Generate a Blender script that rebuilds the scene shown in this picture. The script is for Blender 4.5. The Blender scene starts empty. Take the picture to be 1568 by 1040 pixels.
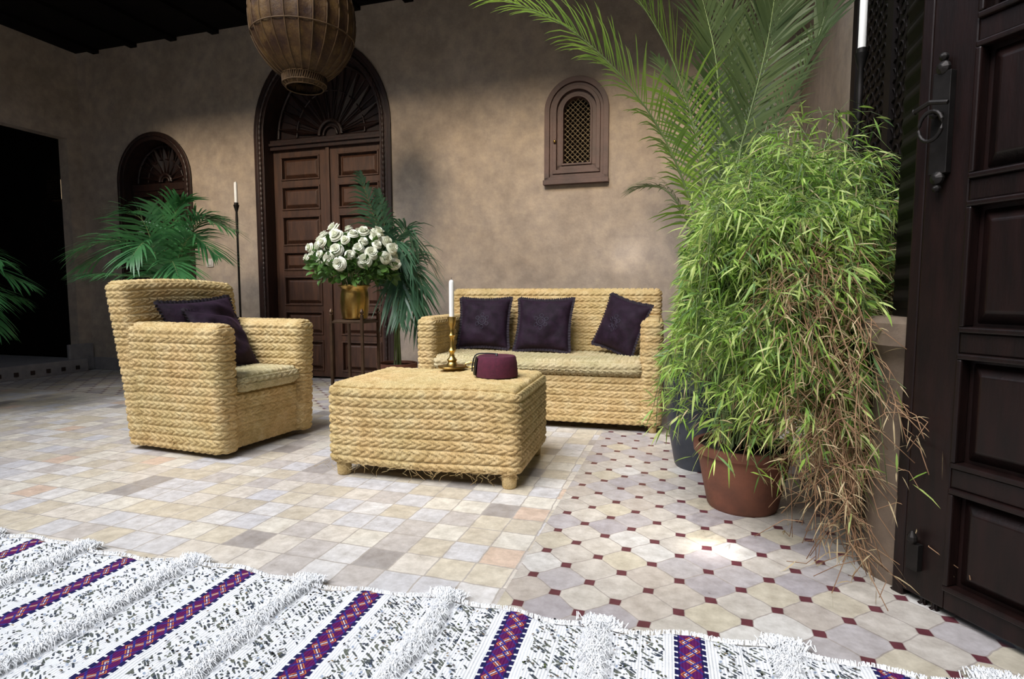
import bpy, math, random
import numpy as np
from mathutils import Vector, Matrix
random.seed(7); rng=np.random.default_rng(7)
TH=math.radians(17.0); CT,ST=math.cos(TH),math.sin(TH)
def RW(s,m,z=0.0): return (s*CT+m*ST, -s*ST+m*CT, z)
SC=bpy.context.scene; COL=SC.collection

# ------------------------------------------------------------------ nodes
class NT:
    def __init__(s,name):
        s.m=bpy.data.materials.new(name); s.m.use_nodes=True
        s.t=s.m.node_tree; s.t.nodes.clear()
        s.out=s.n('ShaderNodeOutputMaterial'); s.b=s.n('ShaderNodeBsdfPrincipled')
        s.l(s.b.outputs[0],s.out.inputs[0])
    def n(s,t): return s.t.nodes.new(t)
    def l(s,a,b): s.t.links.new(a,b)
    def put(s,v,i):
        if v is None: return
        if hasattr(v,'is_linked') or hasattr(v,'links'): s.l(v,i)
        else: i.default_value=v
    def math(s,op,a,b=None,c=None,clamp=False):
        k=s.n('ShaderNodeMath'); k.operation=op; k.use_clamp=clamp
        s.put(a,k.inputs[0]); s.put(b,k.inputs[1]); s.put(c,k.inputs[2]); return k.outputs[0]
    def mix(s,f,a,b,mode='MIX'):
        k=s.n('ShaderNodeMix'); k.data_type='RGBA'; k.blend_type=mode
        s.put(f,k.inputs[0])
        for v,i in ((a,6),(b,7)):
            if isinstance(v,(tuple,list)): v=(*v[:3],1)
            s.put(v,k.inputs[i])
        return k.outputs[2]
    def obj(s):
        k=s.n('ShaderNodeTexCoord'); return k.outputs['Object']
    def sep(s,v):
        k=s.n('ShaderNodeSeparateXYZ'); s.l(v,k.inputs[0]); return k.outputs
    def comb(s,x,y,z=0.0):
        k=s.n('ShaderNodeCombineXYZ'); s.put(x,k.inputs[0]); s.put(y,k.inputs[1]); s.put(z,k.inputs[2]); return k.outputs[0]
    def noise(s,vec,scale,detail=4,rough=.6,col=False):
        k=s.n('ShaderNodeTexNoise'); k.inputs['Scale'].default_value=scale; k.inputs['Detail'].default_value=detail
        k.inputs['Roughness'].default_value=rough
        if vec is not None: s.l(vec,k.inputs['Vector'])
        return k.outputs[1 if col else 0]
    def white(s,vec):
        k=s.n('ShaderNodeTexWhiteNoise'); k.noise_dimensions='3D'; s.l(vec,k.inputs[0]); return k.outputs
    def ramp(s,f,stops,const=False):
        k=s.n('ShaderNodeValToRGB'); s.l(f,k.inputs[0]); cr=k.color_ramp
        if const: cr.interpolation='CONSTANT'
        while len(cr.elements)<len(stops): cr.elements.new(.5)
        for e,(p,c) in zip(cr.elements,stops):
            e.position=p; e.color=(*c,1)
        return k.outputs[0]
    def bump(s,h,st=.3,dist=.01):
        k=s.n('ShaderNodeBump'); k.inputs['Strength'].default_value=st; k.inputs['Distance'].default_value=dist
        s.l(h,k.inputs['Height']); s.l(k.outputs[0],s.b.inputs['Normal'])
    def set(s,**kw):
        for k,v in kw.items(): s.put(v,s.b.inputs[k.replace('_',' ')])

def simple(name,c1,c2=None,scale=8,rough=.6,metal=0.0,bump=0,bscale=60,spec=.5,transl=0,detail=4,lo=.35,hi=.65,stretch=None,sheen=None):
    t=NT(name); v=t.obj()
    if stretch:
        mp=t.n('ShaderNodeMapping'); mp.inputs['Scale'].default_value=stretch; t.l(v,mp.inputs[0]); v=mp.outputs[0]
    c2=c2 or tuple(x*.75 for x in c1)
    nz=t.noise(v,scale,detail)
    c=t.ramp(nz,[(lo,c1),(hi,c2)])
    t.l(c,t.b.inputs['Base Color']); t.set(Roughness=rough,Metallic=float(metal))
    t.b.inputs['Specular IOR Level'].default_value=spec
    if sheen:
        t.b.inputs['Sheen Weight'].default_value=.10; t.b.inputs['Sheen Roughness'].default_value=.35; t.b.inputs['Sheen Tint'].default_value=(*sheen,1)
    if bump: t.bump(t.noise(v,bscale,5),bump,.01)
    if transl:
        tr=t.n('ShaderNodeBsdfTranslucent'); t.l(c,tr.inputs[0]); ms=t.n('ShaderNodeMixShader'); ms.inputs[0].default_value=transl
        t.l(t.b.outputs[0],ms.inputs[1]); t.l(tr.outputs[0],ms.inputs[2]); t.l(ms.outputs[0],t.out.inputs[0])
    return t.m

def plaster(name,a,b,c):
    t=NT(name); v=t.obj()
    n1=t.noise(v,1.6,6,.65); n2=t.noise(v,9,6,.7); n3=t.noise(v,60,4,.6)
    base=t.ramp(n1,[(.3,a),(.5,b),(.72,c)])
    f=t.ramp(n2,[(.35,(.78,.78,.81)),(.7,(1.15,1.13,1.1))])
    t.l(t.mix(1.0,base,f,'MULTIPLY'),t.b.inputs['Base Color'])
    t.set(Roughness=.62); t.b.inputs['Specular IOR Level'].default_value=.3
    h=t.math('ADD',t.math('MULTIPLY',n2,.8),t.math('MULTIPLY',n3,.25)); t.bump(h,.45,.012)
    return t.m
M_wall=plaster('tadelakt_plaster',(.34,.275,.218),(.405,.335,.27),(.48,.405,.335))
M_wall_dk=plaster('shaded_plaster',(.03,.026,.023),(.035,.03,.027),(.045,.038,.033))  # darkness of the side room put into the plaster colour
M_pillar=plaster('pillar_plaster',(.14,.10,.07),(.17,.125,.09),(.20,.15,.11))
M_base=plaster('skirting_plaster',(.25,.235,.235),(.28,.26,.26),(.31,.29,.285))
M_wood=simple('dark_cedar_wood',(.034,.014,.010),(.015,.007,.006),5,.42,bump=.15,bscale=30,stretch=(6,6,1))
M_wood2=simple('door_brown_wood',(.075,.032,.017),(.036,.015,.009),4,.5,bump=.2,bscale=30,stretch=(8,8,1))
M_winwood=simple('window_wood',(.115,.060,.050),(.065,.035,.030),6,.5,bump=.15)
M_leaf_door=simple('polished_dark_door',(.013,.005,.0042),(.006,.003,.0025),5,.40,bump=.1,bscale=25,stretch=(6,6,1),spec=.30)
M_carved=simple('carved_ebony_wood',(.007,.004,.0035),(.004,.0025,.002),5,.6,spec=.15)
M_ceil=simple('ceiling_dark_wood',(.006,.004,.0035),(.003,.002,.002),4,.9,spec=.1)
M_iron=simple('wrought_iron',(.015,.013,.012),(.028,.024,.022),20,.5,.7)
M_brass=simple('brass',(.62,.42,.14),(.42,.27,.08),12,.3,1.0,bump=.1,bscale=40)
M_brasslat=simple('brass_lattice',(.24,.185,.11),(.15,.11,.065),12,.5,.3)
M_candle=simple('wax',(.85,.83,.78),(.8,.78,.74),10,.5)
M_terra=simple('terracotta',(.21,.075,.042),(.13,.05,.03),9,.75,bump=.2)
M_cream=simple('cream_pot',(.5,.42,.33),(.38,.31,.25),9,.7)
M_blue=simple('slate_blue_pot',(.020,.025,.038),(.04,.045,.06),9,.45)
M_soil=simple('soil',(.03,.02,.014),None,30,.95,bump=.5)
M_velvet=simple('black_velvet',(.008,.003,.008),(.018,.007,.018),25,.75,bump=.5,bscale=14,spec=.2,sheen=(.55,.28,.50))
M_fringe=simple('black_fringe',(.008,.005,.009),(.018,.010,.019),60,.9)
M_emb=simple('embroidery_thread',(.035,.028,.050),(.022,.018,.035),60,.6)
M_fez=simple('maroon_felt',(.085,.008,.026),(.06,.006,.019),60,.9,bump=.2,bscale=200)
M_black=simple('black_silk',(.008,.008,.01),None,30,.5)
M_rose=simple('white_petal',(.90,.90,.82),(.84,.87,.70),15,.6,transl=.25)
M_rleaf=simple('rose_leaf',(.09,.19,.035),(.04,.10,.02),12,.45,transl=.2)
M_palmL=simple('sunlit_palm_leaf',(.28,.43,.06),(.16,.29,.05),3,.42,transl=.35)  # sunlight on the left fronds put into the leaf colour
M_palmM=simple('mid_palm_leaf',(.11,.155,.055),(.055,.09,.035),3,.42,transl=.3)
M_palmD=simple('deep_palm_leaf',(.07,.23,.07),(.033,.12,.042),4,.35,transl=.25)
M_palmB=simple('bluish_palm_leaf',(.11,.23,.13),(.05,.13,.075),4,.32,transl=.25)
M_stalk=simple('palm_stalk',(.16,.22,.07),(.10,.14,.05),8,.5)
M_trunk=simple('fibrous_trunk',(.10,.065,.035),(.06,.04,.02),25,.9,bump=.6,bscale=60)
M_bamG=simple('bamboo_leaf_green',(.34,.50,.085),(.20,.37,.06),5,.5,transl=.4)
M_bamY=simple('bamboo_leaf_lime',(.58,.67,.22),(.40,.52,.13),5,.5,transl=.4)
M_bamD=simple('bamboo_leaf_shade',(.12,.22,.05),(.07,.14,.035),5,.5,transl=.25)  # shade put into the leaf colour
M_dry=simple('dry_twig',(.44,.26,.14),(.28,.15,.08),9,.8,transl=.2)
M_straw=simple('straw_leaf',(.62,.50,.29),(.44,.32,.17),9,.7,transl=.3)
M_switch=simple('switch_plastic',(.7,.68,.65),None,5,.4)
M_tuft=simple('wool_tuft',(.88,.88,.87),(.78,.79,.81),40,.9)
M_seq=simple('sequin',(.8,.8,.82),(.6,.62,.68),40,.15,1.0)
M_bronze=simple('bronze_bar',(.10,.06,.035),(.06,.035,.02),12,.4,.6)
M_rib=simple('lantern_rib',(.085,.052,.026),(.045,.028,.015),20,.7,spec=.2)
def lantern_mat():
    t=NT('goatskin'); v=t.obj(); n=t.noise(v,9,7,.75); n2=t.noise(v,40,3)
    c=t.ramp(n,[(.3,(.014,.006,.007)),(.48,(.040,.021,.010)),(.7,(.100,.060,.021))])
    t.l(c,t.b.inputs['Base Color']); t.set(Roughness=.6); t.b.inputs['Specular IOR Level'].default_value=.2; t.bump(t.math('ADD',n,n2),.35,.01); return t.m
M_skin=lantern_mat()
def straw_mat(name,c1,c2,c3):
    t=NT(name); v=t.obj(); n=t.noise(v,14,4,.7); n2=t.noise(v,220,3,.7); n0=t.noise(v,3,3)
    c=t.ramp(n,[(.3,c1),(.5,c2),(.7,c3)])
    f=t.ramp(n2,[(.3,(.68,.63,.55)),(.65,(1.12,1.12,1.10))])
    g=t.ramp(n0,[(.35,(.93,.95,.9)),(.65,(1.06,1.0,.96))])
    t.l(t.mix(1.0,t.mix(1.0,c,f,'MULTIPLY'),g,'MULTIPLY'),t.b.inputs['Base Color']); t.set(Roughness=.72)
    t.b.inputs['Specular IOR Level'].default_value=.3
    t.bump(n2,.8,.006); return t.m
M_straw_r=straw_mat('braided_straw',(.50,.355,.155),(.65,.49,.25),(.74,.60,.35))
M_straw_c=straw_mat('braided_straw_pale',(.44,.37,.20),(.57,.49,.30),(.65,.58,.39))

def floor_mat():
    t=NT('zellige_floor'); v=t.obj(); x,y,_=t.sep(v)
    wob=t.sep(t.noise(v,14,2,.5,col=True))
    def wv(a,k): return t.math('ADD',a,t.math('MULTIPLY',t.math('SUBTRACT',wob[k],.5),.012))
    xw,yw=wv(x,0),wv(y,1)
    A=.118
    px,py=t.math('DIVIDE',xw,A),t.math('DIVIDE',yw,A)
    row=t.math('FLOOR',py)
    px=t.math('ADD',px,t.math('MULTIPLY',t.math('SINE',t.math('MULTIPLY',row,12.9)),.12))
    fx,fy=t.math('FRACT',px),t.math('FRACT',py)
    ed=t.math('MINIMUM',t.math('MINIMUM',fx,t.math('SUBTRACT',1.0,fx)),t.math('MINIMUM',fy,t.math('SUBTRACT',1.0,fy)))
    wn=t.white(t.comb(t.math('FLOOR',px),row,3.0))
    ca=t.ramp(wn[0],[(0,(.58,.52,.42)),(.14,(.66,.61,.54)),(.32,(.60,.59,.60)),(.48,(.69,.65,.57)),(.62,(.54,.50,.47)),(.76,(.63,.49,.39)),(.80,(.63,.57,.46)),(.89,(.37,.34,.32)),(.93,(.68,.66,.64))],True)
    ga=t.math('LESS_THAN',ed,.022)
    ca=t.mix(ga,ca,(.44,.40,.36))
    L=.113*math.sqrt(2)
    a=t.math('DIVIDE',t.math('ADD',xw,yw),L); b=t.math('DIVIDE',t.math('SUBTRACT',xw,yw),L)
    fa,fb=t.math('FRACT',a),t.math('FRACT',b)
    da=t.math('MINIMUM',fa,t.math('SUBTRACT',1.0,fa)); db=t.math('MINIMUM',fb,t.math('SUBTRACT',1.0,fb))
    sm=t.math('ADD',da,db)
    dot=t.math('LESS_THAN',sm,.175)
    g1=t.math('LESS_THAN',t.math('MINIMUM',da,db),.016)
    g2=t.math('LESS_THAN',t.math('ABSOLUTE',t.math('SUBTRACT',sm,.183)),.016)
    gb=t.math('MAXIMUM',g1,g2)
    wb=t.white(t.comb(t.math('FLOOR',a),t.math('FLOOR',b),7.0))
    cb=t.ramp(wb[0],[(0,(.52,.48,.43)),(.2,(.44,.41,.41)),(.38,(.56,.52,.46)),(.55,(.48,.43,.38)),(.7,(.39,.36,.37)),(.82,(.53,.48,.38)),(.93,(.60,.58,.55))],True)
    cb=t.mix(gb,cb,(.36,.32,.29)); cb=t.mix(dot,cb,(.12,.035,.045))
    reg=t.math('MAXIMUM',t.math('GREATER_THAN',x,-.45),t.math('GREATER_THAN',y,3.35))
    c=t.mix(reg,ca,cb)
    n=t.noise(v,22,6,.7); n2=t.noise(v,1.2,3)
    c=t.mix(1.0,c,t.ramp(n,[(.3,(.72,.70,.68)),(.65,(1.12,1.12,1.12))]),'MULTIPLY')
    c=t.mix(1.0,c,t.ramp(n2,[(.3,(.9,.9,.92)),(.7,(1.06,1.04,1.0))]),'MULTIPLY')
    t.l(c,t.b.inputs['Base Color'])
    t.put(t.math('MULTIPLY_ADD',n,.3,.18),t.b.inputs['Roughness'])
    gr=t.math('ADD',t.math('MULTIPLY',t.math('SUBTRACT',1.0,reg),ga),t.math('MULTIPLY',reg,gb))
    h=t.math('SUBTRACT',t.math('MULTIPLY',n,.35),gr)
    t.bump(h,.35,.006); return t.m
M_floor=floor_mat()

RP=.40; RX0=-.33
def rug_mat():
    t=NT('handira_weave'); v=t.obj(); x,y,_=t.sep(v)
    q=t.math('FRACT',t.math('ADD',t.math('DIVIDE',t.math('SUBTRACT',x,RX0),RP),100.5))
    d=t.math('MULTIPLY',t.math('SUBTRACT',q,.5),RP)
    ad=t.math('ABSOLUTE',d)
    tri=t.math('PINGPONG',t.math('MULTIPLY',y,1.0),.012)
    vs=t.n('ShaderNodeTexVoronoi'); vs.inputs['Scale'].default_value=1.0
    t.l(t.comb(t.math('MULTIPLY',t.math('ADD',x,tri),75),t.math('MULTIPLY',t.math('ADD',y,t.math('MULTIPLY',x,.6)),110),0.0),vs.inputs['Vector'])
    nz=t.noise(v,35,3)
    mk=t.math('LESS_THAN',vs.outputs['Distance'],t.math('MULTIPLY_ADD',nz,.55,.14))
    zone=t.math('MULTIPLY',t.math('GREATER_THAN',ad,.052),t.math('LESS_THAN',ad,.170))
    gap=t.math('GREATER_THAN',t.math('PINGPONG',ad,.027),.0035)
    mk=t.math('MULTIPLY',t.math('MULTIPLY',mk,zone),gap)
    wcol=t.mix(t.noise(v,90,3),(.84,.84,.84),(.68,.69,.72))
    ribs=t.math('SINE',t.math('MULTIPLY',x,900))
    dk=t.ramp(t.noise(v,50,2),[(.4,(.045,.055,.08)),(.6,(.14,.15,.12))])
    c=t.mix(mk,wcol,dk)
    inb=t.math('LESS_THAN',ad,.026)
    brd=t.math('MULTIPLY',t.math('GREATER_THAN',ad,.022),t.math('LESS_THAN',ad,.034))
    zz=t.math('SUBTRACT',t.math('PINGPONG',y,.028),.014)
    e1=t.math('ABSOLUTE',t.math('SUBTRACT',d,zz))
    e2=t.math('ABSOLUTE',t.math('ADD',d,zz))
    purple=t.mix(t.noise(v,60,2),(.075,.010,.12),(.13,.010,.055))
    c=t.mix(inb,c,purple)
    c=t.mix(t.math('MULTIPLY',inb,t.math('LESS_THAN',e1,.0020)),c,(.62,.58,.54))
    c=t.mix(t.math('MULTIPLY',inb,t.math('LESS_THAN',t.math('ABSOLUTE',t.math('SUBTRACT',e1,.007)),.0018)),c,(.52,.16,.04))
    c=t.mix(t.math('MULTIPLY',inb,t.math('LESS_THAN',t.math('ABSOLUTE',t.math('SUBTRACT',e2,.015)),.0034)),c,(.035,.03,.22))
    dd=t.math('LESS_THAN',t.math('PINGPONG',y,.010),.0075)
    c=t.mix(t.math('MULTIPLY',brd,dd),c,(.015,.015,.08))
    t.l(c,t.b.inputs['Base Color']); t.set(Roughness=.9); t.b.inputs['Specular IOR Level'].default_value=.15
    h=t.math('ADD',t.math('MULTIPLY',t.noise(v,160,3),1.0),t.math('MULTIPLY',ribs,.3)); t.bump(h,.6,.004)
    return t.m
M_rug=rug_mat()

# ------------------------------------------------------------------ mesh builder
class MB:
    def __init__(s): s.V=[];s.F=[];s.I=[];s.o=0
    def add(s,V,F,mat=0,M=None):
        V=np.asarray(V,float).reshape(-1,3)
        if M is not None:
            M=np.array(M); V=V@M[:3,:3].T+M[:3,3]
        s.V.append(V); o=s.o
        s.F.extend([tuple(i+o for i in f) for f in F]); s.I.extend([mat]*len(F)); s.o+=len(V)
    def addp(s,VF,mat=0,M=None): s.add(VF[0],VF[1],mat,M)
    def build(s,name,mats,parent=None,smooth=True,loc=None,rz=None,bevel=0,auto=None):
        me=bpy.data.meshes.new(name); me.from_pydata(np.concatenate(s.V).tolist(),[],s.F)
        for m in (mats if isinstance(mats,(list,tuple)) else [mats]): me.materials.append(m)
        me.polygons.foreach_set('material_index',s.I)
        me.polygons.foreach_set('use_smooth',[smooth]*len(s.F)); me.update()
        if auto:
            me.polygons.foreach_set('use_smooth',[True]*len(s.F))
            try: me.set_sharp_from_angle(angle=math.radians(auto))
            except Exception: pass
        ob=bpy.data.objects.new(name,me); COL.objects.link(ob)
        if parent: ob.parent=parent
        if loc is not None: ob.location=loc
        if rz is not None: ob.rotation_euler=(0,0,rz)
        if bevel:
            b=ob.modifiers.new('bevel','BEVEL'); b.width=bevel; b.segments=2; b.limit_method='ANGLE'
        return ob
def empty(name,loc,rz=0):
    e=bpy.data.objects.new(name,None); e.location=loc; e.rotation_euler=(0,0,rz); e.empty_display_size=.1; COL.objects.link(e); return e
BF=[(0,3,2,1),(4,5,6,7),(0,1,5,4),(1,2,6,5),(2,3,7,6),(3,0,4,7)]
def box(x0,x1,y0,y1,z0,z1):
    return (np.array([(x0,y0,z0),(x1,y0,z0),(x1,y1,z0),(x0,y1,z0),(x0,y0,z1),(x1,y0,z1),(x1,y1,z1),(x0,y1,z1)],float),BF)
def frustum(x0,x1,z0,z1,y,yt,ins):
    V=[(x0,y,z0),(x1,y,z0),(x1,y,z1),(x0,y,z1),(x0+ins,yt,z0+ins),(x1-ins,yt,z0+ins),(x1-ins,yt,z1-ins),(x0+ins,yt,z1-ins)]
    return (np.array(V,float),[(4,5,6,7),(0,1,5,4),(1,2,6,5),(2,3,7,6),(3,0,4,7)])
def lathe(prof,n=32,c=(0,0,0),mod=None,cap=True):
    V=[];F=[]
    for (r,z) in prof:
        for k in range(n):
            a=2*math.pi*k/n; rr=r*(mod(a,z) if mod else 1)
            V.append((c[0]+rr*math.cos(a),c[1]+rr*math.sin(a),c[2]+z))
    m=len(prof)
    for i in range(m-1):
        for k in range(n):
            k2=(k+1)%n; F.append((i*n+k,i*n+k2,(i+1)*n+k2,(i+1)*n+k))
    if cap:
        F.append(tuple(reversed(range(n)))); F.append(tuple(range((m-1)*n,m*n)))
    return (np.array(V),F)
def tube(pts,rad,n=6,closed=False):
    P=np.array(pts,float); m=len(P); rad=np.broadcast_to(np.array(rad,float),(m,))
    T=np.gradient(P,axis=0)
    if closed: T=np.roll(P,-1,0)-np.roll(P,1,0)
    T=T/(np.linalg.norm(T,axis=1,keepdims=True)+1e-9)
    up=np.array([0,0,1.0]) if abs(T[:,2]).mean()<.8 else np.array([1.0,0,0])
    A=np.cross(T,up); A=A/(np.linalg.norm(A,axis=1,keepdims=True)+1e-9); B=np.cross(T,A)
    an=2*np.pi*np.arange(n)/n
    V=(P[:,None,:]+rad[:,None,None]*(A[:,None,:]*np.cos(an)[None,:,None]+B[:,None,:]*np.sin(an)[None,:,None])).reshape(-1,3)
    F=[]
    for i in range(m if closed else m-1):
        j=(i+1)%m
        for k in range(n):
            k2=(k+1)%n; F.append((i*n+k,i*n+k2,j*n+k2,j*n+k))
    if not closed:
        F.append(tuple(range(n))); F.append(tuple(range((m-1)*n,m*n)))
    return (V,F)
def gridF(nu,nv,flip=False):
    F=[]
    for i in range(nu-1):
        for j in range(nv-1):
            a=i*nv+j; f=(a,a+nv,a+nv+1,a+1); F.append(f[::-1] if flip else f)
    return F
def spline(ctrl,n):
    P=np.array(ctrl,float); m=len(P); out=[]
    Q=np.vstack([2*P[0]-P[1],P,2*P[-1]-P[-2]])
    for t in np.linspace(0,m-1-1e-6,n):
        i=int(t); u=t-i; p0,p1,p2,p3=Q[i],Q[i+1],Q[i+2],Q[i+3]
        out.append(.5*((2*p1)+(-p0+p2)*u+(2*p0-5*p1+4*p2-p3)*u*u+(-p0+3*p1-3*p2+p3)*u**3))
    return np.array(out)

# ------------------------------------------------------------------ woven straw boxes
def woven(mb,x0,x1,y0,y1,z0,z1,r=.03,row=.041,pitch=.040,amp=.0105,step=.0051,warp=None,mat=0,topdir='x',bottom=False):
    c=np.array([(x0+x1)/2,(y0+y1)/2,(z0+z1)/2]); h=np.array([(x1-x0)/2,(y1-y0)/2,(z1-z0)/2]); h=h-amp*.8
    r=min(r,h.min()*.95)
    rz=2*h[2]/max(1,round(2*h[2]/row))
    per=4*(h[0]+h[1]); pp=per/round(per/pitch)
    for ax in range(3):
        for sg in (-1,1):
            if ax==2 and sg<0 and not bottom: continue
            o=[i for i in range(3) if i!=ax]
            nu=max(4,int(2*h[o[0]]/step)); nv=max(4,int(2*h[o[1]]/step))
            a=np.linspace(-h[o[0]],h[o[0]],nu); b=np.linspace(-h[o[1]],h[o[1]],nv)
            Ag,Bg=np.meshgrid(a,b,indexing='ij'); p=np.zeros((nu,nv,3)); p[...,o[0]]=Ag; p[...,o[1]]=Bg; p[...,ax]=sg*h[ax]
            inn=np.clip(p,-(h-r),h-r); d=p-inn; n=d/(np.linalg.norm(d,axis=2,keepdims=True)+1e-9); pos=inn+r*n
            w=1
            if ax<2:
                v=p[...,2]+h[2]; rw=rz
                X,Y=p[...,0],p[...,1]
                if ax==1 and sg<0: u=X+h[0]
                elif ax==0 and sg>0: u=2*h[0]+(Y+h[1])
                elif ax==1: u=2*h[0]+2*h[1]+(h[0]-X)
                else: u=4*h[0]+2*h[1]+(h[1]-Y)
                pt=pp
            else:
                if topdir=='x': u,v,hv,hu=p[...,0]+h[0],p[...,1]+h[1],h[1],h[0]
                else: u,v,hv,hu=p[...,1]+h[1],p[...,0]+h[0],h[0],h[1]
                rw=2*hv/max(1,round(2*hv/row)); pt=pitch
                e=np.minimum(u,2*hu-u); w=np.clip(e/.02,0,1)
            env=w if ax==2 else np.sin(np.pi*np.clip(u/per,0,1))
            vw=v+.004*np.sin(u*6+1.3)*env*np.sin(np.pi*np.clip(v/(v.max()+1e-9),0,1))
            rid=np.floor(vw/rw+1e-9); tt=(vw/rw-rid)*2-1
            jit=np.sin(u*3.1+rid*4.7)*.014+np.sin(u*11+rid*1.3)*.004+np.sin(rid*2.7)*.01
            rb=np.clip(1-np.abs(tt)**2.6,0,1)**.5
            ph=(u+jit*env+np.abs(tt)*rw*1.05)/pt+.5*(tt>0)
            q=(ph-np.floor(ph))*2-1
            st=np.clip(1-np.abs(q)**2.2,0,1)**.5
            cen=1-.28*np.exp(-(tt/.12)**2)
            disp=amp*rb*(.16+1.08*st)*cen*w
            pos=pos+n*disp[...,None]+c
            V=pos.reshape(-1,3)
            if warp: V=warp(V)
            flip=(sg>0)==(ax==1)
            mb.add(V,gridF(nu,nv,flip),mat)

def pillow(mb,w,h,th,M,n=40,seed=0,mats=(0,1,2),emblem=True):
    r=np.random.default_rng(seed)
    g=np.linspace(-1,1,n); X,Y=np.meshgrid(g,g,indexing='ij')
    px=X*(1-.09*(1-Y*Y))*w/2; py=Y*(1-.09*(1-X*X))*h/2
    t=((1-np.abs(X)**2.6)*(1-np.abs(Y)**2.6))**.55
    a,b,c,d=r.uniform(0,6,4)
    wr=.08*np.sin(4*X+2*Y+a)*np.sin(3*Y+b)+.035*np.sin(7*X-4*Y+c)+.02*np.sin(9*(X*X+Y*Y)+d)+.02*np.sin(11*Y+5*X+a)
    z=th/2*t*(1+wr*2)
    for s in (1,-1):
        mb.add(np.stack([px,py,s*z],2).reshape(-1,3),gridF(n,n,s<0),mats[0],M)
    per=[]
    k=70
    for e in range(4):
        for i in range(k):
            u=-1+2*i/k
            q=[(u,-1),(1,u),(-u,1),(-1,-u)][e]; per.append(q)
    V=[];F=[]
    m=len(per)
    for i,(u,v) in enumerate(per):
        bx=u*(1-.09*(1-v*v))*w/2; by=v*(1-.09*(1-u*u))*h/2
        o=np.array([u if abs(u)>.98 else 0.0,v if abs(v)>.98 else 0.0],float); o=o/(np.linalg.norm(o)+1e-9)
        L=.017+.004*math.sin(i*2.3)
        V+= [(bx,by,0),(bx+o[0]*L,by+o[1]*L,.006*math.sin(i*1.7))]
    F=[(2*i,2*((i+1)%m),2*((i+1)%m)+1,2*i+1) for i in range(m)]
    mb.add(V,F,mats[1],M)
    if emblem:
        for (rr,cx,cy) in ((.028,0,0),(.016,0,0),(.012,0,.042),(.012,0,-.042),(.012,.034,.02),(.012,-.034,.02),(.012,.034,-.022),(.012,-.034,-.022)):
            pts=[]
            for j in range(16):
                an=2*math.pi*j/16; xx=cx+rr*math.cos(an); yy=cy+rr*math.sin(an)
                U,Vv=xx/(w/2),yy/(h/2); tz=((1-abs(U)**2.6)*(1-abs(Vv)**2.6))**.55*th/2
                wv=.08*math.sin(4*U+2*Vv+a)*math.sin(3*Vv+b)+.035*math.sin(7*U-4*Vv+c)+.02*math.sin(9*(U*U+Vv*Vv)+d)+.02*math.sin(11*Vv+5*U+a)
                pts.append((xx,yy,tz*(1+2*wv)+.001))
            mb.addp(tube(pts,.0018,5,True),mats[2],M)
def TR(loc,rx=0,ry=0,rz=0,order='XYZ'):
    from mathutils import Euler
    return Matrix.Translation(loc)@Euler((rx,ry,rz),order).to_matrix().to_4x4()

# ------------------------------------------------------------------ arches
def arch_pts(hw,zs,z0,n=28,top=1.0):
    P=[(-hw,z0)]
    for i in range(n+1):
        a=math.pi-math.pi*i/n; P.append((hw*math.cos(a),zs+hw*top*math.sin(a)))
    P.append((hw,z0)); return P
def prism(P,y0,y1,cx=0):
    n=len(P); V=[(cx+x,y0,z) for x,z in P]+[(cx+x,y1,z) for x,z in P]
    F=[tuple(range(n)),tuple(reversed(range(n,2*n)))]+[(i,i+n,(i+1)%n+n,(i+1)%n) for i in range(n)]
    return (np.array(V,float),F)
def band(Pi,Po,y0,y1,cx=0):
    n=len(Pi); V=[]
    for (a,b),(c,d) in zip(Pi,Po): V+=[(cx+a,y0,b),(cx+c,y0,d),(cx+c,y1,d),(cx+a,y1,b)]
    F=[]
    for i in range(n-1):
        for k in range(4):
            k2=(k+1)%4; F.append((4*i+k,4*(i+1)+k,4*(i+1)+k2,4*i+k2))
    F+= [(0,1,2,3),(4*n-1,4*n-2,4*n-3,4*n-4)]
    return (np.array(V,float),F)
MW=4.47
DC,DHW,DZS,DT=-3.15,.67,2.25,1.10
AC,AHW,AZS=-5.08,.44,1.92
WC,WHW,WZS,WZ0=-.842,.24,2.21,1.66
# ------------------------------------------------------------------ shell
def cut(ob,parts):
    mb=MB()
    for p in parts: mb.addp(p)
    c=mb.build('cutter',M_wall,smooth=False,rz=ob.rotation_euler[2])
    import bmesh
    bm=bmesh.new(); bm.from_mesh(c.data); bmesh.ops.recalc_face_normals(bm,faces=bm.faces); bm.to_mesh(c.data); bm.free()
    m=ob.modifiers.new('b','BOOLEAN'); m.operation='DIFFERENCE'; m.object=c; m.solver='EXACT'
    dg=bpy.context.evaluated_depsgraph_get(); me=bpy.data.meshes.new_from_object(ob.evaluated_get(dg))
    ob.modifiers.clear(); ob.data=me; bpy.data.objects.remove(c)
mb=MB(); mb.addp(box(-6.16,.95,MW,MW+.4,-.02,4.6))
wall_back=mb.build('wall_back',M_wall,smooth=False,rz=-TH)
cut(wall_back,[prism(arch_pts(DHW,DZS,-.1,top=DT),MW-.1,MW+.28,DC),prism(arch_pts(AHW,AZS,.85),MW-.1,MW+.22,AC),prism(arch_pts(WHW-.02,WZS,WZ0+.02),MW-.1,MW+.15,WC)])
mb=MB(); mb.addp(box(-6.16,-6.04,-1.5,MW,-.02,4.6))
wall_left=mb.build('wall_left',M_wall,smooth=False,rz=-TH)
cut(wall_left,[box(-6.5,-5.9,-.5,4.33,.0,2.37)])
mb=MB(); mb.addp(box(.72,.95,1.95,MW,-.02,4.6))
wall_right=mb.build('wall_right',M_wall,smooth=False,rz=-TH)
cut(wall_right,[box(.6,1.1,1.8,3.10,-.1,3.0)])
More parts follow.
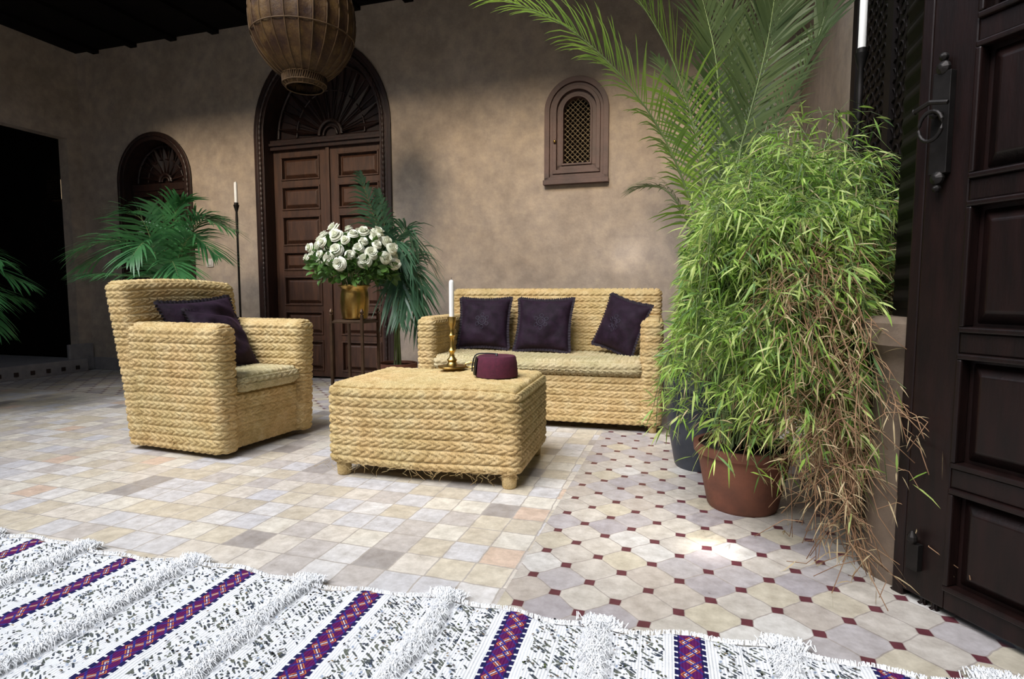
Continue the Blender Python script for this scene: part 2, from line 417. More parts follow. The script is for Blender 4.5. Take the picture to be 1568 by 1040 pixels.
mb=MB(); mb.addp(box(1.55,1.8,-3.0,1.95,-.02,4.6)); mb.build('wall_right_unseen',M_pillar,smooth=False,rz=-TH)  # unseen courtyard wall, added to block sky light from the right
mb=MB(); mb.addp(box(-6.3,1.8,-3.25,-3.0,-.02,4.6)); mb.build('wall_front_unseen',M_wall,smooth=False,rz=-TH)  # unseen courtyard wall, added to block low sky light behind the camera
mb=MB(); mb.addp(box(-9.5,3.0,-3.3,5.4,-.08,0))
floor=mb.build('floor',M_floor,smooth=False,rz=-TH)
mb=MB(); mb.addp(box(-9.5,.95,2.8,MW+.9,3.25,3.4))
mb.addp(box(-9.5,-4.9,-1.5,2.8,3.25,3.4))  # unseen left gallery roof, extended to darken the left side
mb.addp(box(.72,1.9,-3.0,2.8,3.3,3.45))  # unseen right gallery roof, added to shut out some sky
mb.addp(box(-6.04,.72,2.74,2.86,3.14,3.55))
for i in range(13): mb.addp(box(-5.8+i*.5,-5.72+i*.5,2.86,MW,3.215,3.25))
ceiling=mb.build('ceiling',M_ceil,smooth=False,rz=-TH)
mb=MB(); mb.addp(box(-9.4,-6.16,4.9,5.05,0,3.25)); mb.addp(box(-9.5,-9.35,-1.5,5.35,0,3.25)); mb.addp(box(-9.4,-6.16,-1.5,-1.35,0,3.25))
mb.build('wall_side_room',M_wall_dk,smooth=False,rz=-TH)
mb=MB(); mb.addp(box(-9.35,-5.93,-.9,4.33,0,.13),0)
for i in range(36): mb.addp(box(-5.93,-5.922,-.7+i*.14,-.66+i*.14,.03,.07),1)
mb.build('step_side_room',[M_base,M_wood],smooth=False,rz=-TH,bevel=.006)
em=NT('lamplit_glass'); em.b.inputs['Base Color'].default_value=(.5,.35,.2,1); em.b.inputs['Emission Color'].default_value=(1,.72,.42,1); em.b.inputs['Emission Strength'].default_value=.8
mb=MB(); P0=(-6.415,4.44)
mb.addp(box(-9.3,-6.17,4.46,4.50,.13,3.25),1)  # dark sheet standing in for the shade of the side room
mb.addp(box(P0[0]-.085,P0[0]+.085,4.445,4.458,1.80,2.00),0)
for i in range(-4,5):
    mb.addp(box(P0[0]+i*.0225-.005,P0[0]+i*.0225+.005,4.425,4.44,1.79,2.01),1)
    mb.addp(box(P0[0]-.095,P0[0]+.095,4.423,4.438,1.90+i*.025-.005,1.90+i*.025+.005),1)
mb.build('window_1',[em.m,M_ceil],smooth=False,rz=-TH)
mb=MB(); mb.addp(box(-6.04,DC-DHW-.06,MW-.018,MW,0,.13)); mb.addp(box(DC+DHW+.06,.72,MW-.018,MW,0,.13)); 
mb.build('baseboard_back',M_base,smooth=False,rz=-TH,bevel=.005)
mb=MB(); mb.addp(box(-6.04,-6.0,4.2,MW-.02,0,.28)); mb.build('baseboard_left',M_base,smooth=False,rz=-TH,bevel=.008)
mb=MB(); mb.addp(box(.702,.72,3.10,MW-.02,0,.13)); mb.build('baseboard_right',M_base,smooth=False,rz=-TH,bevel=.005)

def rope_arch(mb,hw,zs,z0,y,cx,mat,rad=.014,top=1.0):
    P=arch_pts(hw,zs,z0,60,top); pts=[]
    for (a,b),(c,d) in zip(P[:-1],P[1:]):
        L=math.hypot(c-a,d-b); k=max(1,int(L/.008))
        for i in range(k): pts.append((cx+a+(c-a)*i/k,y,b+(d-b)*i/k))
    rr=[rad*(.75+.35*abs(math.sin(i*.55))) for i in range(len(pts))]
    mb.addp(tube(pts,rr,6),mat)
def fan(mb,cx,zs,R,y,nsp,mat,tp=1.0):
    for i in range(nsp):
        a=math.pi*(i+.5)/nsp; ca,sa=math.cos(a),math.sin(a)*tp
        r0,r1=R*.2,R*.93
        w0,w1=.008,.030
        V=[];
        for (r,w) in ((r0,w0),(R*.6,w1),(r1,w0*1.2)):
            for s,dy in ((-1,0),(0,-.028),(1,0)):
                V.append((cx+r*ca-s*w*sa,y+dy,zs+r*sa+s*w*ca))
        mb.add(V,[(0,1,4,3),(1,2,5,4),(3,4,7,6),(4,5,8,7)],mat)
    for i in range(nsp+1):
        a=math.pi*i/nsp; ca,sa=math.cos(a),math.sin(a)*tp
        mb.addp(tube([(cx+R*.2*ca,y,zs+R*.2*sa),(cx+R*.93*ca,y,zs+R*.93*sa)],.007,5),mat)
    for rr,t in ((.2,.018),(.12,.012),(.6,.008),(.94,.014)):
        mb.addp(tube([(cx+R*rr*math.cos(a),y-.01,zs+R*rr*math.sin(a)*tp) for a in np.linspace(0,math.pi,30)],t,6),mat)
def leaf_panels(mb,x0,x1,z0,z1,y,rows,mat,st=.075,rail=.055,dep=.03,slab=.035):
    mb.addp(box(x0,x1,y,y+slab,z0,z1),mat)
    mb.addp(box(x0,x0+st,y-dep,y,z0,z1),mat); mb.addp(box(x1-st,x1,y-dep,y,z0,z1),mat)
    tot=(z1-z0-rail*(len(rows)+1)); sm=sum(rows); z=z0
    for r in rows:
        mb.addp(box(x0+st,x1-st,y-dep,y,z,z+rail),mat); z+=rail; h=tot*r/sm
        a,b=x0+st,x1-st; m=.014
        for (q0,q1,q2,q3) in ((a,b,z,z+m),(a,b,z+h-m,z+h),(a,a+m,z+m,z+h-m),(b-m,b,z+m,z+h-m)):
            mb.addp(box(q0,q1,y-dep-.010,y,q2,q3),mat)
        mb.addp(frustum(a+m+.008,b-m-.008,z+m+.008,z+h-m-.008,y,y-.024,.028),mat)
        z+=h
    mb.addp(box(x0+st,x1-st,y-dep,y,z,z+rail),mat)
mb=MB(); y=MW+.14
mb.addp(band(arch_pts(DHW-.07,DZS,0,top=DT),arch_pts(DHW,DZS,0,top=DT),MW-.02,MW+.2,DC),1)
mb.addp(band(arch_pts(DHW,DZS,0,top=DT),arch_pts(DHW+.035,DZS,0,top=DT),MW-.02,MW+.01,DC),1)
rope_arch(mb,DHW-.035,DZS,0,MW-.025,DC,1,top=DT)
mb.addp(prism(arch_pts(DHW-.05,DZS,2.15,top=DT),y+.03,y+.06,DC),1)
mb.addp(box(DC-DHW+.06,DC+DHW-.06,y-.07,y+.03,2.13,2.22),1)
mb.addp(box(DC-DHW+.06,DC+DHW-.06,y-.09,y-.05,2.165,2.19),1)
fan(mb,DC,2.25,.60,y+.02,11,1,DT)
rows=[1.3,1.0,1.25,.8,1.25,1.0,1.0]
leaf_panels(mb,DC-DHW+.07,DC-.012,.02,2.13,y,rows,0,.085)
leaf_panels(mb,DC+.012,DC+DHW-.07,.02,2.13,y,rows,0,.085)
mb.addp(box(DC-.018,DC+.018,y-.05,y,.02,2.13),0)
mb.addp(lathe([(.02,0),(.03,.01),(.012,.02),(.022,.045),(.0,.06)],16,cap=False),2,Matrix.Translation((DC+.06,y-.03,1.05))@Matrix.Rotation(math.pi/2,4,'X'))
mb.build('door_1',[M_wood2,M_wood,M_brass],smooth=False,rz=-TH,bevel=.003)
mb=MB(); y=MW+.12
mb.addp(band(arch_pts(AHW-.05,AZS,.87),arch_pts(AHW+.03,AZS,.87),MW-.02,MW+.15,AC),0)
rope_arch(mb,AHW-.005,AZS,.87,MW-.025,AC,0,.010)
mb.addp(prism(arch_pts(AHW-.03,AZS,.87),y+.03,y+.06,AC),0)
mb.addp(box(AC-AHW-.03,AC+AHW+.03,MW-.03,y+.03,.85,.92),0)
mb.addp(box(AC-AHW+.04,AC+AHW-.04,y-.04,y+.03,1.84,1.91),0)
fan(mb,AC,1.93,.38,y+.02,9,0)
leaf_panels(mb,AC-AHW+.05,AC-.01,.92,1.84,y,[1,1,1],0,.05,.04)
leaf_panels(mb,AC+.01,AC+AHW-.05,.92,1.84,y,[1,1,1],0,.05,.04)
mb.build('window_2',[M_wood],smooth=False,rz=-TH,bevel=.003)
mb=MB(); y=MW
hw=WHW
for (a,b,y0,y1) in ((hw-.03,hw+.01,-.035,.10),(hw-.055,hw-.03,-.018,.10),(hw-.085,hw-.055,-.03,.10),(hw-.125,hw-.085,.0,.10),(hw-.135,hw-.12,-.012,.10)):
    mb.addp(band(arch_pts(a,WZS,WZ0+(hw-a)+.02),arch_pts(b,WZS,WZ0+(hw-b)+.02),y+y0,y+y1,WC),0)
    mb.addp(box(WC-b,WC+b,y+y0,y+y1,WZ0+(hw-b)+.02,WZ0+(hw-a)+.02),0)
mb.addp(box(WC-hw-.015,WC+hw+.015,y-.06,y+.02,WZ0-.01,WZ0+.025),0)
mb.addp(prism(arch_pts(hw-.1,WZS,WZ0+.1),y+.085,y+.1,WC),1)
lw=hw-.12; LP=.040
for i in range(-24,25):
    for sgn in (1,-1):
        pts=[]
        for tt in np.linspace(-.5,.5,90):
            X=tt; Z=WZS-.1+sgn*tt+i*LP
            okz= (Z>WZ0+.14 and Z<WZS) or (Z>=WZS and X*X+(Z-WZS)**2<lw*lw)
            if abs(X)<lw and okz: pts.append((WC+X,y+.045,Z))
        if len(pts)>2: mb.addp(tube([pts[0],pts[-1]],.0042,4),2)
for i in range(-3,4):
    for j in range(-20,20):
        X=i*LP*.5*2; Z=WZS-.1+j*LP
        if abs(X)<lw-.008 and WZ0+.15<Z<WZS+.06: mb.addp(lathe([(.009,0),(.009,.004),(.005,.008)],8),2,Matrix.Translation((WC+X,y+.044,Z))@Matrix.Rotation(math.pi/2,4,'X'))
mb.addp(lathe([(.006,0),(.012,.012),(.012,.018),(.004,.025)],10),3,Matrix.Translation((WC-hw+.075,y-.03,1.98))@Matrix.Rotation(math.pi/2,4,'X'))
mb.build('window_3',[M_winwood,M_ceil,M_brasslat,M_brass],smooth=False,rz=-TH,bevel=.002)
mb=MB(); mb.addp(box(-4.47,-4.39,MW-.012,MW,1.06,1.14)); mb.addp(box(-4.455,-4.405,MW-.018,MW-.01,1.075,1.125))
mb.build('light_switch',M_switch,smooth=False,rz=-TH,bevel=.003)
mb=MB(); xs=.725
mb.addp(box(xs,xs+.05,2.03,3.09,.01,2.98))
for i in range(14):
    for j in range(39):
        yy=2.12+i*.067; zz=.08+j*.073
        mb.addp(tube([(xs-.003,yy+.026*math.cos(a),zz+.026*math.sin(a)) for a in np.linspace(0,2*math.pi,9)[:-1]],.004,4,True))
for yv in (2.06,2.52,3.02): mb.addp(box(xs-.015,xs+.01,yv,yv+.07,.01,2.98))
mb.build('door_2',M_carved,smooth=False,rz=-TH)
pc=RW(.665,1.86)
pil=empty('pillar',(pc[0],pc[1],0),-TH)
mb=MB(); mb.addp(lathe([(.158,0),(.162,.03),(.150,.05),(.142,.07),(.140,.60),(.147,.63),(.175,.66),(.175,.72),(.15,.735)],48))
mb.build('plinth',M_pillar,pil,auto=40)
mb=MB(); mb.addp(box(-.075,.12,-.10,.10,.735,3.3))
for j in range(40): mb.addp(frustum(-.06,.10,.76+j*.062,.81+j*.062,-.10,-.112,.02))
for j in range(40):
    V,F=frustum(-.085,.085,.76+j*.062,.81+j*.062,0,-.012,.02)
    mb.add(np.stack([V[:,1]-.075,-V[:,0],V[:,2]],1),F)
mb.build('carved_post',M_carved,pil,smooth=False,bevel=.003)

ang=math.atan2(-.95,.31)
dl=empty('open_door_leaf',(1.07,1.465,0),ang)
mb=MB()
W=.95; Hh=3.1
mb.addp(box(0,W,-.0,.045,.015,Hh))
mb.addp(box(-.03,0,-.035,.05,.0,Hh+.1))
for xo in (-.03,.045,.075): mb.addp(tube([(xo,-.02,.0),(xo,-.02,Hh)],.008,6))
leaf_panels(mb,.0,W,.02,Hh,-.012,[.26,.28,.31,.31,.34,.34,.4,.4],0,.105,.05,.024,.02)
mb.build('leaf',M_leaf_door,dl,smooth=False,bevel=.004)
mb=MB()
zc=1.20
mb.addp(box(.02,.062,-.055,-.036,zc-.11,zc+.13))
for (dz,r) in ((.14,.016),(.165,.010),(-.12,.016),(-.145,.009)):
    mb.addp(lathe([(r*.3,-.012),(r,-.004),(r,.004),(r*.3,.012)],12),0,Matrix.Translation((.041,-.052,zc+dz))@Matrix.Rotation(math.pi/2,4,'X'))
mb.addp(lathe([(.010,0),(.012,.02),(.006,.03)],10),0,Matrix.Translation((.041,-.055,zc+.03))@Matrix.Rotation(math.pi/2,4,'X'))
mb.addp(tube([(.041+.028*math.cos(a),-.085,zc-.0+.035*math.sin(a)) for a in np.linspace(0,2*math.pi,20)[:-1]],.005,6,True))
mb.addp(tube([(.0,-.085,zc+.045),(.041,-.09,zc+.055),(.08,-.085,zc+.045)],.006,6))
mb.addp(box(.02,.05,-.055,-.036,.09,.16)); mb.addp(lathe([(.004,0),(.012,.01),(.012,.02),(.004,.035)],10,(.035,-.058,.16)))
mb.build('lock_plate',M_iron,dl,smooth=False,bevel=.002)

# ------------------------------------------------------------------ furniture
ct=empty('coffee_table',(-.318,2.635,0),math.radians(-14.2))
def wt(V):
    V=V.copy(); 
    V[:,2]+= -.012*np.exp(-((V[:,0])/.3)**2)*(V[:,2]<.12)+.006*np.sin(V[:,0]*7)*(V[:,2]/.4)
    return V
mb=MB(); woven(mb,-.435,.435,-.30,.30,.05,.415,r=.035,step=.0048,warp=wt,row=.0445,pitch=.043,amp=.0115); mb.build('woven_body',M_straw_r,ct)
mb=MB()
for sx in (-.38,.38):
    for sy in (-.25,.25):
        mb.addp(lathe([(.026,0),(.030,.004),(.032,.03),(.034,.09)],16,(sx,sy,0)))
mb.build('legs',M_straw_r,ct)
mb=MB()
for i in range(60):
    x=random.uniform(-.42,.42); p=[(x,-.306,.075)]; 
    for k in range(3): p.append((p[-1][0]+random.uniform(-.03,.03),p[-1][1]-random.uniform(0,.008),max(.004,p[-1][2]-random.uniform(0,.024))))
    mb.addp(tube(p,.0008,3))
mb.build('loose_fibres',M_straw_r,ct)

sf=empty('sofa',(.210,3.70,0),math.radians(-14.6))
mb=MB()
W=.748; D=.35
def wback(V):
    V=V.copy(); k=np.clip((V[:,2]-.35)/.5,0,1); V[:,1]+=.05*k; return V
woven(mb,-W+.10,W-.10,-D+.02,D-.10,.03,.33,r=.02)
woven(mb,-W,-W+.125,-D,D-.06,.03,.655,r=.035)
woven(mb,W-.125,W,-D,D-.06,.03,.655,r=.035)
woven(mb,-W+.01,W-.01,D-.13,D,.03,.835,r=.03,warp=wback,topdir='y')
mb.build('woven_frame',M_straw_r,sf)
mb=MB(); 
def wseat(V):
    V=V.copy(); V[:,2]-=.012*np.cos(V[:,0]*2.2)*(V[:,2]>.36); return V
woven(mb,-W+.10,W-.10,-D-.005,D-.12,.32,.425,r=.045,warp=wseat,topdir='y',bottom=True)
mb.build('seat_cushion',M_straw_c,sf)
mb=MB()
for sx in (-W+.05,W-.05):
    for sy in (-D+.05,D-.08): mb.addp(lathe([(.022,0),(.028,.05)],12,(sx,sy,0)))
mb.build('feet',M_straw_r,sf)
mb=MB()
pillow(mb,.35,.35,.13,TR((-.44,.10,.60),math.radians(72),0,math.radians(3)),seed=1)
mb.build('pillow_a',[M_velvet,M_fringe,M_emb],sf)
mb=MB()
pillow(mb,.37,.36,.13,TR((-.02,.08,.595),math.radians(70),0,math.radians(-4)),seed=2)
mb.build('pillow_b',[M_velvet,M_fringe,M_emb],sf)
mb=MB()
pillow(mb,.35,.34,.13,TR((.49,.02,.60),0,0,math.radians(-38))@TR((0,0,0),math.radians(74),0,0)@TR((0,0,0),0,0,math.radians(-13)),seed=3)
mb.build('pillow_c',[M_velvet,M_fringe,M_emb],sf)

ac=empty('armchair',(-1.565,3.08,0),math.radians(68.8))
mb=MB(); W=.335; D=.33
def wch(V):
    V=V.copy(); k=V[:,2]/.65
    V[:,0]*=1+.05*(k-.5); V[:,1]=V[:,1]*(1+.05*(k-.6))+.03*(V[:,1]>0)*(k-.3)
    return V
def wcb(V):
    V=wch(V); k=np.clip((V[:,2]-.35)/.5,0,1); V[:,1]+=.04*k; V[:,2]+=.015*np.cos(V[:,0]*5)*k-.01*k; return V
woven(mb,-W+.10,W-.10,-D+.03,D-.08,.02,.31,r=.02,warp=wch)
woven(mb,-W,-W+.13,-D,D-.03,.008,.655,r=.04,warp=wch,step=.0049,row=.043,pitch=.042,amp=.0115)
woven(mb,W-.13,W,-D,D-.03,.008,.655,r=.04,warp=wch)
woven(mb,-W-.005,W+.005,D-.13,D+.015,.008,.875,r=.035,warp=wcb,topdir='y')
mb.build('woven_frame',M_straw_r,ac)
mb=MB(); woven(mb,-W+.12,W-.12,-D-.01,D-.12,.31,.415,r=.045,topdir='y',warp=wseat,bottom=True); mb.build('seat_cushion',M_straw_c,ac)
mb=MB(); pillow(mb,.46,.36,.14,TR((.0,.12,.60),math.radians(68),0,0)@TR((0,0,0),0,0,math.radians(4)),seed=5,emblem=False)
mb.build('pillow_a',[M_velvet,M_fringe,M_emb],ac)
mb=MB(); pillow(mb,.36,.34,.13,TR((.02,.03,.55),math.radians(58),0,math.radians(8))@TR((0,0,0),0,0,math.radians(-8)),seed=6,emblem=False)
mb.build('pillow_b',[M_velvet,M_fringe,M_emb],ac)

cs=empty('candlestick',(-.30,2.83,.429),0)
mb=MB(); mb.addp(lathe([(.066,0),(.072,.006),(.07,.012),(.058,.010),(.03,.014),(.02,.03),(.026,.042),(.014,.055),(.011,.075),(.02,.09),(.012,.105),(.010,.15),(.018,.165),(.011,.18),(.012,.205),(.020,.222),(.021,.255),(.015,.258)],32))
mb.addp(tube([(.066+.026+.026*math.cos(a),0,.016+.013*math.sin(a)) for a in np.linspace(0,2*math.pi,18)[:-1]],.004,6,True))
mb.build('stick',M_brass,cs,auto=50)
mb=MB(); mb.addp(lathe([(.0125,.25),(.0125,.425),(.010,.436),(.003,.44)],20)); mb.addp(tube([(0,0,.438),(.001,0,.452)],.0012,5),1); mb.build('candle',[M_candle,M_black],cs,auto=50)
fz=empty('fez_hat',(-.07,2.57,.428),math.radians(-20))
mb=MB(); mb.addp(lathe([(.096,0),(.097,.01),(.093,.06),(.088,.086),(.083,.092),(.0,.090)],48,cap=False)); mb.build('crown',M_fez,fz,auto=50)
mb=MB(); mb.addp(tube([(0,0,.092),(0,0,.102)],.006,8))
P=spline([(0,0,.1),(-.05,-.02,.102),(-.088,-.035,.095),(-.102,-.04,.05),(-.103,-.042,.02)],16); mb.addp(tube(P,.0035,6))
for i in range(70):
    a=random.uniform(-.9,.9); b=math.pi+.38+a*.45; p0=(.093*math.cos(b)*1.0,.093*math.sin(b),.085)
    mb.addp(tube([p0,(.100*math.cos(b),.100*math.sin(b),.05),(.1035*math.cos(b),.1035*math.sin(b),.006+random.random()*.015)],.0035,4))
mb.build('tassel',M_black,fz)

def candle_stand(loc,zc,L):
    e=empty('floor_candle_stand',loc,0)
    mb=MB(); mb.addp(lathe([(.009,.03),(.009,zc-.25)],10)); mb.addp(lathe([(.009,zc-.25),(.013,zc-.24),(.010,zc-.2),(.012,zc-.12),(.009,zc-.06),(.022,zc-.012),(.025,zc),(.018,zc),(.018,zc+.02)],20))
    for k in range(3):
        a=2*math.pi*k/3+.4; c,s=math.cos(a),math.sin(a)
        mb.addp(tube(spline([(0,0,.12),(.05*c,.05*s,.10),(.10*c,.10*s,.03),(.15*c,.15*s,.008)],10),.007,6))
    mb.build('stand',M_iron,e,auto=50)
    mb=MB(); mb.addp(lathe([(.014,zc),(.013,zc+L-.01),(.004,zc+L)],16)); mb.build('candle',M_candle,e,auto=50)
candle_stand((-2.40,5.03,0),1.57,.20)
candle_stand((1.345,2.27,0),1.72,.29)

# ------------------------------------------------------------------ lantern
ln=empty('hanging_lantern',(-1.235,3.5,0),0)
prof=[(.105,2.02),(.122,2.04),(.122,2.08),(.15,2.10),(.205,2.15),(.255,2.22),(.288,2.30),(.300,2.39),(.294,2.49),(.27,2.58),(.22,2.67),(.16,2.73),(.11,2.76),(.10,2.82),(.03,2.84)]
pr=spline([(a,0,b) for a,b in prof],48)[:,[0,2]]
mb=MB(); mb.addp(lathe([tuple(p) for p in pr],144,mod=lambda a,z:1-.03*abs(math.sin(a*12))**.6,cap=False),0); mb.build('skin_body',M_skin,ln)
mb=MB()
for k in range(24):
    a=2*math.pi*(k)/24; mb.addp(tube([(p[0]*1.0*math.cos(a),p[0]*1.0*math.sin(a),p[1]) for p in pr],.0038,5))
for z,r in ((2.04,.124),(2.085,.127),(2.02,.106),(2.76,.115),(2.3,.289),(2.5,.292)): mb.addp(tube([(r*math.cos(a),r*math.sin(a),z) for a in np.linspace(0,2*math.pi,48)[:-1]],.004,6,True))
for k in range(60):
    a=2*math.pi*k/60; mb.addp(tube([(.124*math.cos(a),.124*math.sin(a),2.04),(.127*math.cos(a+.1),.127*math.sin(a+.1),2.085)],.003,4))
for k in range(12):
    z=2.84+k*.034; 
    pts=[((.010*math.cos(a) if k%2 else 0),(0 if k%2 else .010*math.cos(a)),z+.02*math.sin(a)) for a in np.linspace(0,2*math.pi,11)[:-1]]
    mb.addp(tube(pts,.003,4,True))
mb.build('frame',M_rib,ln)

# ------------------------------------------------------------------ foliage
def frond(mb,ctrl,L,n=40,w=.011,mat=0,smat=1,ang=50,droop=.35,start=.18,roll=0.,rad=.006,vee=.25):
    P=spline(ctrl,60); T=np.gradient(P,axis=0); T=T/(np.linalg.norm(T,axis=1,keepdims=True)+1e-9)
    mb.addp(tube(P[::2],np.linspace(rad,rad*.25,30),5),smat)
    tot=59
    for i in range(n):
        t=start+(1-start)*i/(n-1); k=min(58,int(t*tot)); p=P[k]+(P[k+1]-P[k])*(t*tot-k); tg=T[k]
        up=np.array([0,0,1.0])
        if abs(tg[2])>.93: up=np.array([0,-.6,.6])
        side=np.cross(tg,up); side=side/(np.linalg.norm(side)+1e-9); nor=np.cross(side,tg)
        cr,sr=math.cos(roll),math.sin(roll); side,nor=side*cr+nor*sr,nor*cr-side*sr
        q=(t-start)/(1-start); Lp=L*(.45+.75*math.sin(math.pi*min(1,q*.85+.12)))*(1 if q<.9 else 1-.35*(q-.9)/.1)*random.uniform(.85,1.1)
        a=math.radians(ang*(1-.55*q)+random.uniform(-6,6))
        for sg in (1,-1):
            d=tg*math.cos(a)+side*sg*math.sin(a)+nor*(vee+random.uniform(-.12,.12)); d=d/np.linalg.norm(d)
            wd=np.cross(d,nor); wd=wd/(np.linalg.norm(wd)+1e-9)
            V=[];
            for j,(s,ww) in enumerate(((0,.35),(.25,1),(.6,.8),(.85,.4),(1,.02))):
                c=p+d*Lp*s+np.array([0,0,-1])*droop*Lp*s*s
                V+= [c-wd*w*ww/2,c+wd*w*ww/2]
            mb.add(V,[(2*j,2*j+1,2*j+3,2*j+2) for j in range(4)],mat)
def pot(mb,c,r,h,mat,smat,flare=1.2):
    mb.addp(lathe([(r*.72,0),(r*.76,.01),(r*.9*flare/1.2,h*.5),(r,h*.86),(r*1.08,h*.87),(r*1.09,h),(r*.98,h),(r*.95,h*.93)],36,c,cap=False),mat)
    mb.addp(lathe([(r*.96,h*.9),(r*.01,h*.92)],24,c),smat)

bp=empty('potted_date_palm',(0,0,0))
mb=MB(); pot(mb,(.88,2.60,0),.155,.42,0,1,1.35); mb.build('pot',[M_blue,M_soil],bp,auto=40)
mb=MB(); P=spline([(.89,2.62,.36),(.90,2.65,.65),(.91,2.68,.95)],20); mb.addp(tube(P,[.05+.008*(i%2) for i in range(20)],10)); mb.build('trunk',M_trunk,bp)
base=(.91,2.66,.93)
mb=MB()
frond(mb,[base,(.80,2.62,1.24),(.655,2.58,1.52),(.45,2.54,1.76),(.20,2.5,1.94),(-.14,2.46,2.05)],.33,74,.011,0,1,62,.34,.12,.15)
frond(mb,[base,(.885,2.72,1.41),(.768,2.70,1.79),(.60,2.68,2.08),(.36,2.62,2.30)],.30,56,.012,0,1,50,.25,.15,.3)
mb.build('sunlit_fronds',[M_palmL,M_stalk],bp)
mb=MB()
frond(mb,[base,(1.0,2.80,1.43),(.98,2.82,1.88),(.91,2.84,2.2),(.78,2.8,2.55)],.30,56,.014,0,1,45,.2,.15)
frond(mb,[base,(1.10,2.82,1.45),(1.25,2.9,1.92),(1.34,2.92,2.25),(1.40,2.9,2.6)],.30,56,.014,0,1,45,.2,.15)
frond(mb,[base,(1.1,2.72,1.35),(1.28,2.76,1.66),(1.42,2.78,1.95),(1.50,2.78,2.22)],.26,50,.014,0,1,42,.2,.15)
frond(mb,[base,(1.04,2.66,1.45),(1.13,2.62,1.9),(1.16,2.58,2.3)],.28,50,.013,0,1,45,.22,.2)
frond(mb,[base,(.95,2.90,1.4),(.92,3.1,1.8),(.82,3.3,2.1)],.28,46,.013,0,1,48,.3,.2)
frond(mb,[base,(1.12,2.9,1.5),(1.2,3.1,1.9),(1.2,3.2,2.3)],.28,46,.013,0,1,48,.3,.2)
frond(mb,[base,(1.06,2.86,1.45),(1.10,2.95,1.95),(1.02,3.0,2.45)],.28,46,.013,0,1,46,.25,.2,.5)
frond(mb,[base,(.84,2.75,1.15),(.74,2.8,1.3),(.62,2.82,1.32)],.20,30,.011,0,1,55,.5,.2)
mb.build('shaded_fronds',[M_palmM,M_stalk],bp)  # shade on these fronds put into their duller green

def small_palm(name,c,crown,fr,L,mleaf,n=34,w=.016,potr=.16,poth=.3,potm=M_terra):
    e=empty(name,(c[0],c[1],0)); mb=MB(); pot(mb,(0,0,0),potr,poth,0,1); mb.build('pot',[potm,M_soil],e,auto=40)
    mb=MB()
    for (dx,dy,dz,k,a,dr) in fr:
        b=(random.uniform(-.03,.03),random.uniform(-.03,.03),poth*.9)
        c1=(dx*.12,dy*.12,crown*.98); c2=(dx*.5,dy*.5,crown+dz*k); c3=(dx,dy,crown+dz)
        frond(mb,[b,c1,c2,c3],L,n,w,0,1,a,dr,.38)
    mb.build('fronds',[mleaf,M_stalk],e); return e
fr=[]
for (dx,dy,dz,k) in [(-.55,-.1,.12,2.2),(-.42,.1,.34,.95),(-.22,-.1,.52,.85),(.0,.0,.54,.85),(.20,-.05,.62,.8),(.38,.05,.50,.9),(.56,-.1,.40,1.1),(-.36,-.35,.05,1),(.30,-.35,.04,4),(.02,-.45,.15,1.9),(-.1,.3,.42,.9),(.3,.25,.5,.9),(.50,-.2,.2,1.7),(-.50,-.25,.22,1.4)]:
    fr.append((dx,dy,dz,k,60,.40))
small_palm('potted_kentia_palm',(-2.66,4.40),.88,fr,.27,M_palmD,26,.019)
fr=[]
for (dx,dy,dz,k) in [(-.24,-.05,.92,.55),(-.12,.0,.80,.55),(.16,-.1,.42,1.2),(.24,-.22,.10,2.8),(.16,-.28,-.05,-4.0),(.06,-.25,.3,1.4),(-.10,-.15,.45,1.0),(.26,.0,.28,1.3),(.08,-.3,-.12,-2.0),(.22,-.1,-.2,-1.0)]:
    fr.append((dx,dy,dz,k,50,.6))
small_palm('potted_kentia_palm.001',(-.87,4.28),.75,fr,.24,M_palmB,26,.018,.14,.28)
fr=[]
for (dx,dy,dz,k) in [(.5,.0,.30,1.2),(.55,-.2,.06,3),(.45,.2,.05,2),(.58,.1,.15,1.8),(-.3,.2,.5,.9),(.1,-.4,.4,1.1),(.5,-.05,-.15,-1.2),(-.4,-.1,.3,1.2)]:
    fr.append((dx,dy,dz,k,55,.5))
small_palm('potted_kentia_palm.002',(-3.86,3.75),.72,fr,.24,M_palmD,26,.018)
e=empty('potted_houseplant',(.95,3.04,0)); mb=MB(); pot(mb,(0,0,0),.09,.34,0,1); mb.build('pot',[M_cream,M_soil],e,auto=40)
mb=MB()
for i in range(34):
    a=random.uniform(0,6.28); R=random.uniform(.04,.16); H=random.uniform(.42,.70)
    frond(mb,[(0,0,.3),(R*.4*math.cos(a),R*.4*math.sin(a),H*.8),(R*math.cos(a),R*math.sin(a),H)],.06,14,.008,0,1,55,.4,.3,rad=.002)
mb.build('foliage',[M_palmM,M_stalk],e)

# bamboo
bb=empty('potted_bamboo',(0,0,0))
PB=np.array([.87,2.10,0.])
mb=MB(); pot(mb,(PB[0],PB[1],0),.165,.24,0,1); mb.build('pot',[M_terra,M_soil],bb,auto=40)
def leaves(mb,pos,dr,L,w,mat):
    n=len(pos); dr=dr/np.linalg.norm(dr,axis=1,keepdims=True)
    r=rng.normal(size=(n,3)); sd=np.cross(dr,r); sd=sd/np.linalg.norm(sd,axis=1,keepdims=True)
    g=np.array([0,0,-1.0]); L=L[:,None]; w=w[:,None]
    b=pos; m1=pos+dr*L*.35+g*L*.03; m2=pos+dr*L*.7+g*L*.12; tp=pos+dr*L+g*L*.28
    V=np.stack([b,m1-sd*w*.5,m1+sd*w*.5,m2-sd*w*.36,m2+sd*w*.36,tp],1).reshape(-1,3)
    V[:,2]=np.maximum(V[:,2],.004)
    F=[]
    for i in range(n):
        o=i*6; F+= [(o,o+1,o+2),(o+1,o+3,o+4,o+2),(o+3,o+5,o+4)]
    mb.add(V,F,mat)
SM=MB(); LM=MB()
